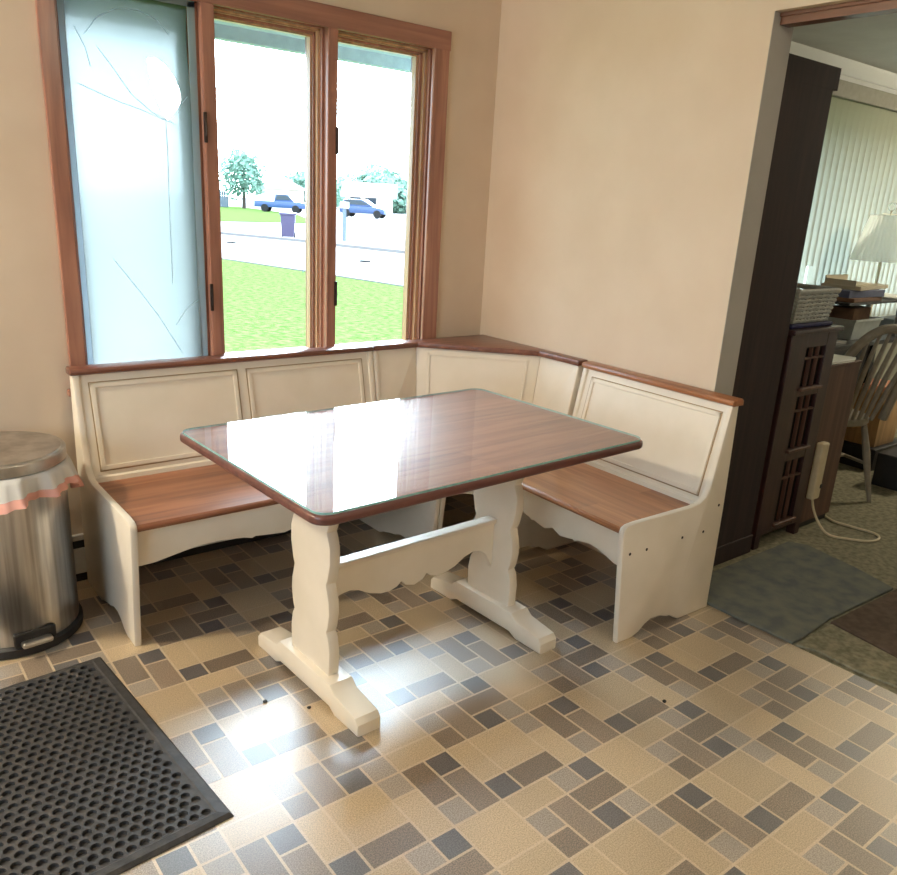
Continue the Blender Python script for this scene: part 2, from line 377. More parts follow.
struct(MB().box(X0 - .15, X0, Y0, SY0, -0.02, 2.7).box(X0 - .15, X0, SY1, YW, -0.02, 2.7).box(X0 - .15, X0, SY0, SY1, -0.02, SZ0).box(X0 - .15, X0, SY0, SY1, SZ1, 2.7).build('wall_left', M_wall))
struct(MB().box(X0 - .15, XW, Y0 - .15, Y0, -0.02, 2.7).build('wall_front', M_wall))
struct(MB().box(X0 - .15, XO, Y0 - .15, YW, CZ, CZ + .1).build('ceiling', M_ceil))
struct(MB().box(XW + 0.035, XO - 0.035, -1.55, JY - 0.004, 2.005, 2.04).box(XW + 0.03, XO - 0.03, -1.55, JY - 0.0015, 2.028, 2.0405, bev=.002).build('trim_2', M_trim))
struct(MB().box(X0, -0.6, YW - .012, YW, 0, .09, bev=.004).build('baseboard_back', M_jamb))
# adjoining room
X2, YB2 = 6.6, -3.0
struct(MB().box(XO, BX0, YW, YO, -0.4, 2.7).box(BX1, X2 + .15, YW, YO, -0.4, 2.7).box(BX0, BX1, YW, YO, -0.4, BZ0).box(BX0, BX1, YW, YO, BZ1, 2.7).build('wall_far', M_room2))
struct(MB().box(X2, X2 + .15, YB2, YW, -0.02, 2.7).build('wall_far_right', M_room2))
struct(MB().box(XO, X2 + .15, YB2 - .15, YB2, -0.02, 2.7).build('wall_far_front', M_room2))
struct(MB().box(XO, X2 + .15, YB2 - .15, YW, CZ - .01, CZ + .09).build('ceiling_far', M_ceil))
struct(MB().box(XW, X2, YB2, YW, -0.05, -0.0015).build('floor_far', M_carpet))
struct(MB().prism([(0, 2.41), (0, 2.335), (.012, 2.335), (.03, 2.36), (.06, 2.395), (.07, 2.41)], lambda a, b, t: (t, YW - a, b), XO, X2).build('trim_3', M_crown))
# the boundary strip of carpet is ragged where it meets the vinyl
tag(MB().prism([(1.357, -.10), (1.385, -.17), (1.375, -.30), (1.392, -.42), (1.38, -.62), (1.39, -.95), (1.39, -1.5), (1.545, -1.5), (1.545, -1.3), (1.565, -.40), (1.612, -.098), (1.50, -.098)],
               lambda a, b, t: (a, b, t), -0.001, 0.009, bev=.003).build('carpet_strip', M_carpet),
    'ragged green grey strip of carpet along the edge of the kitchen vinyl', 'carpet')
tag(MB().prism([(1.352, .36), (1.350, .10), (1.354, -.05), (1.357, -.088), (1.42, -.090), (1.65, -.074), (2.13, -.092), (2.19, .09), (2.24, .33), (2.2, .405), (1.49, .405), (1.48, .364)],
               lambda a, b, t: (a, b, t), -0.001, 0.012, bev=.004).build('carpet_remnant', M_rug1),
    'worn slate grey carpet piece filling the wide doorway beside the bench end', 'carpet')
tag(MB().prism([(1.62, -.09), (1.57, -.40), (1.55, -1.3), (2.5, -1.3), (2.6, -.115), (2.15, -.105)], lambda a, b, t: (a, b, t), -0.001, 0.012, bev=.004).build('rug', M_rug2),
    'dark brown rug on the far carpet at the right edge', 'rug')

# ------------------------------------------------------------------ kitchen window
win = thing('window_1', 'three-pane wooden casement window over the bench', 'window'); struct(win)
YC = YW - 0.018                # casing face
def px(mbx, x0, x1, y0, y1, z0, z1, b=.003): mbx.box(x0, x1, y0, y1, z0, z1, bev=b); return mbx
c = MB(); c.box(-.51, -.455, YC, YW, .66, 2.085, bev=.004); c.box(.995, 1.075, YC, YW, .66, 2.085, bev=.004)
c.build('casing', M_frame, win)
MB().box(-.515, 1.08, YC - .001, YW, 2.012, 2.087, bev=.004).build('casing', M_frame_x, win)
MB().box(-.525, 1.09, YW - .028, YW, .705, .73, bev=.005).build('sill', M_frame_x, win)
# jamb boards lining the opening
MB().box(-.47, -.452, YW - .004, YO, .73, 2.045).box(1.012, 1.035, YW - .004, YO, .73, 2.045).build('jamb', M_frame, win)
MB().box(-.47, 1.035, YW - .004, YO, 2.02, 2.046).box(-.47, 1.035, YW - .004, YO, .728, .75).build('jamb', M_frame_x, win)
# two mullion posts
for a, b in ((.004, .052), (.497, .540)):
    MB().box(a, b, YC + .002, YO, .74, 2.03, bev=.004).build('mullion', M_frame, win)
# sashes: stepped stops and panes
panes = ((-.452, .004), (.052, .497), (.540, 1.012))
GY = YW + .075
for i, (a, b) in enumerate(panes):
    s = MB()
    for (t, y0, y1, mi) in ((.016, YW + .016, GY + .03, 0), (.030, YW + .034, GY + .03, 1), (.046, YW + .052, GY + .03, 0), (.056, YW + .064, GY + .02, 1)):
        s.mi = mi
        lt = t * (0.55 if i else 0.8)
        s.box(a - .002, a + lt, y0, y1, .75, 2.02, bev=.002); s.box(b - t * (.8 if i < 1 else (.6 if i < 2 else .9)), b + .002, y0, y1, .75, 2.02, bev=.002)
        s.box(a, b, y0, y1, 2.02 - t * .62, 2.022, bev=.002); s.box(a, b, y0, y1, .748, .75 + t * .8, bev=.002)
    sa = s.build('sash', [M_frame, M_stop], win)
    MB().box(a + .01, b - .04, GY + .004, GY + .008, .76, 2.0).build('pane', M_wglass, sa)
for x, z in ((.006, 1.62), (.006, 1.03), (.538, 1.62), (.538, 1.03)):
    MB().box(x - .007, x + .004, YC - .006, YC + .004, z - .05, z + .05, bev=.002).tube([(x - .002, YC - .008, z - .028), (x - .002, YC - .011, z), (x - .002, YC - .008, z + .03)], .003).build('latch', M_iron, win)
# plastic sheet stapled over the left pane, with a torn leaf-shaped gap
PY = YW + .010
def onp(px_, py_):             # sheet outline helper: pixel-read outline turned once into wall coordinates (x, z)
    return None
sh = bmesh.new()
outl = [(-.428, .80), (-.428, 1.3), (-.430, 2.006), (-.036, 2.006), (-.040, 1.86), (-.032, 1.70), (-.034, 1.45), (-.030, 1.10), (-.026, .80)]
leaf = [(-.178, 1.818), (-.150, 1.822), (-.120, 1.808), (-.088, 1.770), (-.068, 1.725), (-.066, 1.700), (-.090, 1.662), (-.118, 1.630), (-.140, 1.662), (-.160, 1.712), (-.172, 1.765)]
vs = [sh.verts.new((x, PY + .003 * math.sin(9 * z) * math.sin(14 * x), z)) for x, z in outl]; eo = [sh.edges.new((vs[i], vs[(i+1) % len(vs)])) for i in range(len(vs))]
vl = [sh.verts.new((x, PY, z)) for x, z in leaf]; el = [sh.edges.new((vl[i], vl[(i+1) % len(vl)])) for i in range(len(vl))]
bmesh.ops.triangle_fill(sh, use_beauty=True, edges=eo + el)
me = bpy.data.meshes.new('plastic_sheet'); sh.to_mesh(me); sh.free(); me.materials.append(M_film)
sheet = bpy.data.objects.new('plastic_sheet', me); COL.objects.link(sheet)
tag(sheet, 'creased frosted plastic sheet taped over the left window pane', 'plastic sheet')
for pts in ([(-.40, 1.715), (-.33, 1.690), (-.27, 1.672), (-.20, 1.655), (-.118, 1.628)],
            [(-.335, 1.83), (-.29, 1.775), (-.235, 1.70), (-.17, 1.652), (-.095, 1.622)],
            [(-.372, 1.860), (-.33, 1.915), (-.27, 1.950), (-.20, 1.958), (-.14, 1.940), (-.10, 1.900)],
            leaf + leaf[:1],
            [(-.118, 1.630), (-.085, 1.67), (-.045, 1.715)],
            [(-.126, 1.80), (-.124, 1.55), (-.128, 1.30), (-.130, 1.08)],
            [(-.33, 1.165), (-.26, 1.07), (-.19, .97), (-.11, .83)],
            [(-.125, .93), (-.08, .99), (-.035, 1.02)],
            [(-.40, 1.88), (-.37, 1.82), (-.36, 1.77)]):
    MB().tube([(x, PY - .001, z) for x, z in pts], .0011, 5).build('crease', M_crease, sheet)
tp = MB(); tp.box(-.444, -.426, PY - .002, PY + .001, .80, 2.01); tp.box(-.034, -.008, PY - .002, PY + .001, .80, 2.01); tp.box(-.444, -.008, PY - .002, PY + .001, 1.995, 2.016)
part_label(tp.build('tape', M_tape, sheet), 'strip of clear grey tape along the sheet edge')

# ------------------------------------------------------------------ bench builders
def end_outline(D):
    # (depth from wall, height); back edge, arm, front edge, feet with a scalloped cut
    k = D - .55
    return [(0.0, 0), (0.0, .40), (.012, .79), (.050, .79), (.085, .60), (.105, .50), (.120, .468), (.145, .451), (.19, .444), (.49 + k, .444), (.532 + k, .441), (.549 + k, .432), (.555 + k, .415),
            (.513 + k, 0), (.44 + k, 0), (.405 + k, .012), (.375 + k, .034), (.345 + k, .046), (.30 + k, .046), (.272 + k, .036), (.255 + k, .030), (.235 + k, .028), (.20, .012), (.175, 0)]
def bench(name, label, L, D, fn, npanels, seatmat, capmat, loc, rz, apron_pts, outer_at, screws):
    root = thing(name, label, 'bench', loc, rz)
    k = D - .55
    for i, (t0, t1) in enumerate(((0, .024), (L - .024, L))):
        MB().prism(end_outline(D), lambda a, b, t: fn(t, a, b), t0, t1, bev=.006).build('end_panel', M_cream, root, smooth=True, ang=40)
    # seat board
    MB().prism([(.125, .402), (.125, .425), (.532 + k, .425), (.540 + k, .420), (.543 + k, .413), (.538 + k, .404), (.532 + k, .402)], lambda a, b, t: fn(t, a, b), .024, L - .024).build('seat', seatmat, root, smooth=True, ang=30)
    # scalloped apron
    pts = [(.024, .402)] + [(.024 + (L - .048) * a, z) for a, z in apron_pts] + [(L - .024, .402)]
    MB().prism(pts, lambda a, b, t: fn(a, t, b), .498 + k, .516 + k, bev=.003).build('apron', M_cream, root, smooth=True, ang=30)
    # leaning back
    bd0, bz0, bd1, bz1 = .118, .425, .038, .795       # front face, bottom to top
    th = .020
    MB().prism([(bd0, bz0), (bd1, bz1), (bd1 - th, bz1), (bd0 - th, bz0)], lambda a, b, t: fn(t, a, b), .022, L - .022).build('backrest', M_cream, root)
    def face(s, v, o=0.0):                              # point on the leaning face: s along, v 0..1 up, o outward
        dx, dz = bd1 - bd0, bz1 - bz0; n = math.hypot(dx, dz)
        return fn(s, bd0 + dx * v + o * dz / n, bz0 + dz * v - o * dx / n)
    for (s0, s1) in npanels:
        v0, v1 = .10, .90
        for wdt, mt, nm, o0, o1 in ((.016, M_cream, 'panel_moulding', .0, .006), (.004, M_groove, 'panel_groove', .0, .0015)):
            q = MB(); off = 0 if nm == 'panel_moulding' else -.005
            vv = off / .38
            a0, a1, c0, c1 = s0 + off, s1 - off, v0 + vv, v1 - vv
            h = wdt / .38
            for (e0, e1, f0, f1) in ((a0, a1, c0, c0 + h), (a0, a1, c1 - h, c1), (a0, a0 + wdt, c0, c1), (a1 - wdt, a1, c0, c1)):
                P = [face(e, f, o) for o in (o0, o1) for e, f in ((e0, f0), (e1, f0), (e1, f1), (e0, f1))]
                V = [q.bm.verts.new(p) for p in P]
                for idx in ((0,1,2,3),(4,7,6,5),(0,4,5,1),(1,5,6,2),(2,6,7,3),(3,7,4,0)): q.face([V[j] for j in idx])
            q.build(nm, mt, root, bevel=.002 if nm == 'panel_moulding' else 0)
        q = MB(); m_ = .05
        P = [face(e, f, o) for o in (.0, .004) for e, f in ((s0 + m_, v0 + .13), (s1 - m_, v0 + .13), (s1 - m_, v1 - .13), (s0 + m_, v1 - .13))]
        # lip bead at the foot of the back
    MB().prism([(.105, .425), (.130, .425), (.126, .440), (.112, .444)], lambda a, b, t: fn(t, a, b), .024, L - .024).build('bead', M_cream, root)
    # cap rail
    e0, e1 = (-.006, L + .002) if outer_at == 0 else (-.002, L + .006)
    MB().prism([(-.004, .79), (-.004, .808), (.004, .815), (.046, .815), (.056, .811), (.060, .803), (.057, .794), (.050, .79)], lambda a, b, t: fn(t, a, b), e0, e1, bev=.003).build('cap_rail', capmat, root, smooth=True, ang=30)
    for d, z in screws:
        t = -.0008 if outer_at == 0 else L + .0008
        P = [fn(t, d + .0055 * math.cos(a), z + .0055 * math.sin(a)) for a in [i * math.pi / 5 for i in range(10)]]
        Q = [fn(t + (.002 if outer_at == 0 else -.002), d + .0055 * math.cos(a), z + .0055 * math.sin(a)) for a in [i * math.pi / 5 for i in range(10)]]
        q = MB(); A = [q.bm.verts.new(p) for p in P]; B = [q.bm.verts.new(p) for p in Q]; q.face(A); q.face(B[::-1])
        for i in range(10): q.face([A[i], A[(i+1) % 10], B[(i+1) % 10], B[i]])
        q.build('screw_hole', M_iron, root)
    return root
apron = [(0, .278), (.05, .280), (.11, .292), (.17, .303), (.23, .306), (.31, .296), (.335, .288), (.345, .293), (.38, .288), (.44, .282), (.47, .290), (.5, .298), (.53, .290), (.56, .282), (.62, .288), (.655, .293), (.665, .288), (.69, .296), (.77, .306), (.83, .303), (.89, .292), (.95, .280), (1, .278)]
LB0 = -.522
bench('bench', 'long cream bench with two back panels under the window', 1.207, .58, lambda s, d, z: (s, -d, z),
      [(.055, .588), (.632, 1.150)], M_seat_x, M_cap_x, (LB0, 1.655, 0), 0, apron, 0, [])
bench('bench', 'short cream bench with one back panel on the right wall beside the doorway', .715, .54, lambda s, d, z: (-d, -s, z),
      [(.055, .672)], M_seat_y, M_cap_y, (1.354, .960, 0), R(-1.5), apron, 1, [(.50, .336), (.415, .334), (.225, .336), (.105, .333), (.035, .422)])
# corner unit
cu = thing('corner_bench', 'cream corner seat with triangular wooden shelf joining the two benches', 'bench', (.69, 1.655, 0))
ox, oy = .69, 1.655
def W(x, y, z): return (x - ox, y - oy, z)
MB().prism(end_outline(.58), lambda a, b, t: W(t, oy - a, b), .690, .712, bev=.005).build('end_panel', M_cream, cu, smooth=True)
MB().prism(end_outline(.53), lambda a, b, t: W(1.350 - a, t, b), .982, 1.004, bev=.005).build('end_panel', M_cream, cu, smooth=True)
top = [(.712, 1.617), (.925, 1.617), (1.318, 1.225), (1.318, 1.004)]
bot = [(.712, 1.537), (.905, 1.567), (1.262, 1.214), (1.238, 1.004)]
for i, nm in enumerate(('side_back', 'diagonal_back', 'side_back')):
    q = MB(); d = Vector((top[i+1][0] - top[i][0], top[i+1][1] - top[i][1], 0)).normalized(); nrm = Vector((-d.y, d.x, 0)) * .018
    P = [Vector((*bot[i], .425)), Vector((*bot[i+1], .425)), Vector((*top[i+1], .795)), Vector((*top[i], .795))]
    A = [q.bm.verts.new(W(*p)) for p in P]; B = [q.bm.verts.new(W(*(p + nrm))) for p in P]
    q.face(A); q.face(B[::-1])
    for j in range(4): q.face([A[j], A[(j+1) % 4], B[(j+1) % 4], B[j]])
    bk = q.build(nm, M_cream, cu, bevel=.002)
    if i == 1:
        q = MB()
        def fp(u, v, o):
            p = (P[0].lerp(P[1], u)).lerp(P[3].lerp(P[2], u), v); n2 = Vector((d.y, -d.x, .2)).normalized(); return W(*(p + n2 * o))
        for (u0, u1, v0, v1) in ((.09, .91, .90, .93), (.09, .91, .08, .11), (.09, .115, .08, .93), (.885, .91, .08, .93)):
            V = [q.bm.verts.new(fp(u, v, o)) for o in (-.001, .006) for u, v in ((u0, v0), (u1, v0), (u1, v1), (u0, v1))]
            for idx in ((0,1,2,3),(4,7,6,5),(0,4,5,1),(1,5,6,2),(2,6,7,3),(3,7,4,0)): q.face([V[j] for j in idx])
        q.build('panel_moulding', M_cream, bk, bevel=.002)
MB().prism([(.690, 1.660), (.690, 1.596), (.918, 1.596), (1.296, 1.214), (1.296, .982), (1.352, .982), (1.352, 1.660)], lambda a, b, t: W(a, b, t), .792, .816, bev=.005).build('shelf', M_cap_x, cu, smooth=True)
MB().prism([(.712, 1.54), (.712, 1.085), (.79, 1.085), (.83, 1.045), (.83, 1.004), (1.235, 1.004), (1.235, 1.185), (.893, 1.54)], lambda a, b, t: W(a, b, t), .402, .425, bev=.004).build('seat', M_seat_x, cu, smooth=True)
MB().prism([(.715, 1.095), (.80, 1.095), (.842, 1.05), (.842, 1.006), (.86, 1.006), (.86, 1.06), (.81, 1.113), (.715, 1.113)], lambda a, b, t: W(a, b, t), .285, .402).build('apron', M_cream, cu)

# ------------------------------------------------------------------ trestle table
TC = (.229, .634); TR = R(2.0)
tb = thing('trestle_table', 'cream trestle table with a dark wooden top and scalloped stretcher', 'table', (*TC, 0), TR)
def rrect(hx, hy, r, n=6):
    P = []
    for cx_, cy_, a0 in ((hx - r, hy - r, 0), (-hx + r, hy - r, 90), (-hx + r, -hy + r, 180), (hx - r, -hy + r, 270)):
        for i in range(n + 1): a = R(a0 + 90 * i / n); P.append((cx_ + r * math.cos(a), cy_ + r * math.sin(a)))
    return P
TT = .736
MB().prism(rrect(.604, .403, .045), lambda a, b, t: (a, b, t), TT - .031, TT - .006, bev=.008, seg=3).build('tabletop', [M_table, M_ttop], tb, smooth=True)
ttop = [o for o in tb.children if o.name.startswith('tabletop')][0]
for p_ in ttop.data.polygons:
    if p_.normal.z > .99 and p_.area > .05: p_.material_index = 1
LX = (-.370, .356)
hw = [(.085, .118), (.16, .121), (.205, .112), (.222, .100), (.238, .108), (.285, .117), (.325, .113), (.358, .102), (.372, .097), (.388, .106), (.44, .119), (.49, .118), (.52, .106), (.532, .100), (.548, .108), (.60, .122), (.655, .118), (.69, .112)]
hw = [(z, w * .90) for z, w in hw]
legp = [(w, z) for z, w in hw] + [(-w, z) for z, w in reversed(hw)]
for i, lx in enumerate(LX):
    MB().prism(legp, lambda a, b, t: (t, a, b), lx - .018, lx + .018, bev=.004).build('leg', M_cream, tb, smooth=True, ang=40)
    foot = [(-.29, 0), (-.29, .036), (-.276, .052), (-.17, .068), (-.145, .088), (.145, .088), (.17, .068), (.276, .052), (.29, .036), (.29, 0), (.17, 0), (.14, .016), (-.14, .016), (-.17, 0)]
    MB().prism(foot, lambda a, b, t: (t, a, b), lx - .040, lx + .040, bev=.006).build('foot', M_cream, tb, smooth=True, ang=30)
    MB().box(lx - .03, lx + .03, -.34, .34, .688, TT - .0305, bev=.004).build('cleat', M_cream, tb)
sx0, sx1 = LX[0] + .018, LX[1] - .018; SL = sx1 - sx0
st = [(0, .200), (.02, .228), (.05, .262), (.09, .280), (.14, .284), (.19, .275), (.25, .252), (.31, .240), (.36, .238), (.40, .246), (.425, .260), (.45, .242), (.5, .232)]
st = st + [(1 - a, z) for a, z in reversed(st[:-1])]
stp = [(sx0, .372)] + [(sx0 + SL * a, z) for a, z in st] + [(sx1, .372)]
MB().prism(stp, lambda a, b, t: (a, t, b), -.012, .012, bev=.003).build('stretcher', M_cream, tb, smooth=True, ang=30)
MB().box(sx0, sx1, -.022, .022, .372, .388, bev=.004).build('stretcher_ledge', M_cream, tb)
gt = MB(); gt.mi = 0
P = rrect(.596, .395, .04)
A = [gt.bm.verts.new((a, b, TT - .0058)) for a, b in P]; B = [gt.bm.verts.new((a, b, TT)) for a, b in P]
gt.mi = 0; gt.face(B)
gt.mi = 1
for i in range(len(P)): gt.face([A[i], A[(i+1) % len(P)], B[(i+1) % len(P)], B[i]])
go = gt.build('glass_top', [M_tglass, M_tedge]); go.location = (*TC, 0); go.rotation_euler = (0, 0, TR)
tag(go, 'dusty clear glass sheet lying on the table top, reflecting the window', 'glass sheet')

# ------------------------------------------------------------------ step trash can
tc = thing('trash_can', 'dented steel step trash can at the left edge beside the bench', 'trash can', (-.80, 1.43, 0))
MB().lathe([(.192, 0), (.199, .006), (.199, .030), (.190, .038)], n=56).build('base_ring', M_black, tc, smooth=True)
MB().lathe([(.188, .034), (.189, .06), (.188, .568), (.184, .574)], n=56).build('body', M_steel, tc, smooth=True)
MB().lathe([(.194, .586), (.197, .588), (.197, .618), (.195, .622), (.186, .6225), (.183, .626), (.10, .631), (.02, .632)], n=64).build('lid', M_lid, tc, smooth=True, ang=20)
def wb(i, a, r, z):
    f = i / 4
    w = .011 * math.sin(7 * a + .6) + .010 * math.sin(13 * a + 2.1) + .007 * math.sin(29 * a) + .008
    d = .028 * math.sin(3 * a + 1.2) + .016 * math.sin(5 * a + .4)
    return (r + w * f + .006 * f, z - d * f * .8)
def bagmesh(prof, i0, n=120):
    b = MB(); rings = []
    for i, (r, z) in enumerate(prof):
        ring = []
        for k in range(n):
            a = 2 * math.pi * k / n; rr, zz = wb(i + i0, a, r, z); ring.append(b.bm.verts.new((rr * math.cos(a), rr * math.sin(a), zz)))
        rings.append(ring)
    for p, q in zip(rings, rings[1:]):
        for k in range(n): b.face([p[k], p[(k+1) % n], q[(k+1) % n], q[k]])
    return b
bag = thing('trash_bag', 'thin white trash bag with a pink hem folded over the can rim', 'trash bag', (-.80, 1.43, 0))
bagmesh([(.1895, .584), (.196, .582), (.199, .566), (.200, .545), (.200, .524)], 0).build('bag', M_bag, bag, smooth=True, ang=80)
part_label(bagmesh([(.2005, .524), (.2005, .510), (.199, .496)], 4).build('hem', M_bagred, bag, smooth=True, ang=80), 'pink hem of the bag')
# pedal towards the camera
pa = math.atan2(-1.0, .10)
Mp = Matrix.Rotation(pa, 4, 'Z')
MB().box(.183, .197, -.062, .062, .038, .085, bev=.006, M=Mp).build('pedal_slot', M_black, tc)
part_label(MB().box(.18, .222, -.045, .045, .040, .058, bev=.007, M=Mp).build('pedal', M_lid, tc), 'worn steel foot pedal')

# baseboard heater on the window wall
ht = thing('baseboard_heater', 'white baseboard heater on the wall between can and bench', 'heater', (0, YW, 0))
MB().box(-2.2, .66, -.024, 0, .035, .135, bev=.004).build('cover', M_heater, ht)
MB().box(-2.2, .66, -.018, 0, .135, .165).box(-2.2, .66, -.012, 0, .0, .035).build('slot', M_black, ht)
MB().box(-2.2, .66, -.022, 0, .165, .185, bev=.003).build('hood', M_heater, ht)

# ------------------------------------------------------------------ rubber mat
mt = MB(); MW, ML, hh = .66, .86, .012
pit = .0295; rows_p = .0268; brd = .024
nx = int((MW - 2 * brd) / pit); ny = int((ML - 2 * brd) / rows_p)
gx0 = (MW - nx * pit) / 2; gy0 = (ML - ny * rows_p) / 2
def mv(x, y, z): return mt.bm.verts.new((x, y, z))
def q4(a, b, c, d): mt.face([mv(*a), mv(*b), mv(*c), mv(*d)])
def hole(x0, x1, y0, y1, cx_, cy_, r, n=12):
    cor = [(x1, y1), (x0, y1), (x0, y0), (x1, y0)]
    C = [(cx_ + r * math.cos(2*math.pi*(k+.5)/n - math.pi/ n), cy_ + r * math.sin(2*math.pi*(k+.5)/n - math.pi/n)) for k in range(n)]
    top = [mv(a, b, hh) for a, b in C]; low = [mv(cx_ + (a - cx_) * .9, cy_ + (b - cy_) * .9, .003) for a, b in C]
    cv = [mv(a, b, hh) for a, b in cor]
    for k in range(n): mt.face([top[k], low[k], low[(k+1) % n], top[(k+1) % n]])
    mt.face(low)
    m = n // 4
    # quadrant fans: corner j owns circle points around angle 45+90j
    for j in range(4):
        ks = [(j * m + i) % n for i in range(m + 1)]
        for a, b in zip(ks, ks[1:]): mt.face([cv[j], top[a], top[b]])
        mt.face([cv[j], top[ks[-1]], cv[(j + 1) % 4]])
for j in range(ny):
    y0 = gy0 + j * rows_p; off = pit / 2 if j % 2 else 0
    n_here = nx - (1 if j % 2 else 0)
    if off:
        q4((gx0, y0, hh), (gx0 + off, y0, hh), (gx0 + off, y0 + rows_p, hh), (gx0, y0 + rows_p, hh))
        xe = gx0 + off + n_here * pit
        q4((xe, y0, hh), (gx0 + nx * pit, y0, hh), (gx0 + nx * pit, y0 + rows_p, hh), (xe, y0 + rows_p, hh))
    for i in range(n_here):
        x0 = gx0 + off + i * pit
        hole(x0, x0 + pit, y0, y0 + rows_p, x0 + pit / 2, y0 + rows_p / 2, .0116)
I = (gx0, gx0 + nx * pit, gy0, gy0 + ny * rows_p)
def loop(x0, x1, y0, y1, z): return [(x0, y0, z), (x1, y0, z), (x1, y1, z), (x0, y1, z)]
L1 = loop(*I, hh); L1b = loop(I[0] - .004, I[1] + .004, I[2] - .004, I[3] + .004, hh + .002); L2 = loop(.008, MW - .008, .008, ML - .008, hh - .001); L3 = loop(0, MW, 0, ML, .003); L4 = loop(0, MW, 0, ML, .0005)
for A_, B_ in ((L1, L1b), (L1b, L2), (L2, L3), (L3, L4)):
    for i in range(4): q4(A_[i], A_[(i+1) % 4], B_[(i+1) % 4], B_[i])
q4(*L4)
bmesh.ops.remove_doubles(mt.bm, verts=mt.bm.verts, dist=1e-5)
mo = mt.build('rubber_mat', M_rub)
ma = R(4.2)
mo.rotation_euler = (0, 0, ma)
# upper right corner of the mat sits at (-.630, 1.105)
mo.location = (-.628 - (MW * math.cos(ma) - ML * math.sin(ma)), 1.105 - (MW * math.sin(ma) + ML * math.cos(ma)), 0)
tag(mo, 'black rubber anti-fatigue mat with rows of round holes on the vinyl floor', 'mat')

# ------------------------------------------------------------------ ceiling lamps out of view: kitchen lamp, and two more added as fill light
for lpz, pw, lb in ((LAMP_POS, LAMP_POWER, 'warm flush ceiling lamp near the window wall'), (FILL_LAMP_POS, FILL_LAMP_POWER, 'weaker unseen ceiling lamp added behind the viewer as fill light'), ((5.3, 0.1, 0), 210, 'unseen ceiling lamp added to brighten the carpeted far room')):
    M_dome, nt_, out_ = newmat('warm_glass_dome')
    em = N(nt_, 'ShaderNodeEmission'); em.inputs[0].default_value = (*LAMP_COL, 1); em.inputs[1].default_value = pw; nt_.links.new(em.outputs[0], out_.inputs[0])
    cl = thing('ceiling_lamp', lb, 'lamp', (lpz[0], lpz[1], CZ - (.01 if lpz[0] > 2 else 0)), 0, 'ceiling lamps')
    MB().lathe([(.15, -.0), (.15, -.015), (.14, -.02)], n=32).build('base', M_brass, cl, smooth=True)
    MB().lathe([(.135, -.02), (.13, -.05), (.10, -.08), (.05, -.095), (.005, -.098)], n=32).build('dome', M_dome, cl, smooth=True)

# crumbs on the vinyl
def crumb(x, y, r, m, lb, sd):
    rn = random.Random(sd); b = MB(); bmesh.ops.create_icosphere(b.bm, subdivisions=2, radius=r)
    for v in b.bm.verts: v.co *= rn.uniform(.75, 1.15); v.co.z = max(-r * .45, v.co.z * .55)
    o = b.build('floor_crumb', m, None, smooth=True); o.location = (x, y, r * .45); tag(o, lb, 'crumb')
crumb(.690, -.046, .007, M_black, 'dark crumb on the vinyl in front of the short bench end', 1)
crumb(-.307, .617, .007, M_black, 'dark crumb on the vinyl left of the near table foot, farther left', 2)
crumb(-.215, .52, .006, M_black, 'dark crumb on the vinyl right beside the near table foot', 3)

# ------------------------------------------------------------------ adjoining room furniture
tallc = thing('tall_cabinet', 'tall espresso cabinet with its side to the doorway', 'cabinet', (1.49, .45, 0))
MB().box(0, .455, 0, .90, .0, 1.955, bev=.003).build('body', M_espresso, tallc)
MB().box(-.0005, .485, -.0006, .91, 1.885, 1.962, bev=.0005).build('cornice', M_espresso, tallc)
MB().box(-.002, .462, -.006, .90, 0, .085, bev=.003).build('plinth', M_espresso, tallc)
MB().box(.456, .474, .02, .44, .10, 1.87, bev=.004).build('door', M_espresso, tallc)
MB().box(.456, .474, .46, .88, .10, 1.87, bev=.004).build('door', M_espresso, tallc)

lowc = thing('lattice_cabinet', 'small mahogany cabinet with three lattice windows beside the tall cabinet', 'cabinet', (1.985, .45, 0))
wx0, wx1 = .135, .300
bd = MB(); bd.box(0, wx0, 0, .42, .06, .965, bev=.003); bd.box(wx1, .385, 0, .42, .06, .965, bev=.003)
tiers = ((.10, .395), (.45, .69), (.73, .905))
zz = [.06, .10, .395, .45, .69, .73, .905, .965]
for a, b in ((.06, .10), (.395, .45), (.69, .73), (.905, .965)): bd.box(wx0 - .001, wx1 + .001, .002, .42, a, b)
bd.build('body', M_mahog, lowc)
MB().box(-.012, .40, -.015, .43, .965, .985, bev=.004).build('top', M_mahog, lowc)
for a, b in tiers:
    w_ = MB().box(wx0, wx1, .018, .024, a, b).build('window', M_darkgl, lowc)
    q = MB()
    for f in (.33, .67): q.box(wx0 + (wx1 - wx0) * f - .003, wx0 + (wx1 - wx0) * f + .003, .002, .018, a, b)
    q.box(wx0, wx1, .003, .018, a + (b - a) * .72 - .004, a + (b - a) * .72 + .004)
    q.build('lattice', M_walnut, w_)
    MB().box(wx0 - .01, wx1 + .012, -.014, .01, a - .014, a, bev=.003).build('ledge', M_walnut, lowc)
for x, y in ((.0, 0), (.345, 0), (.0, .38), (.345, .38)): MB().box(x, x + .04, y, y + .04, 0, .062).build('leg', M_mahog, lowc)

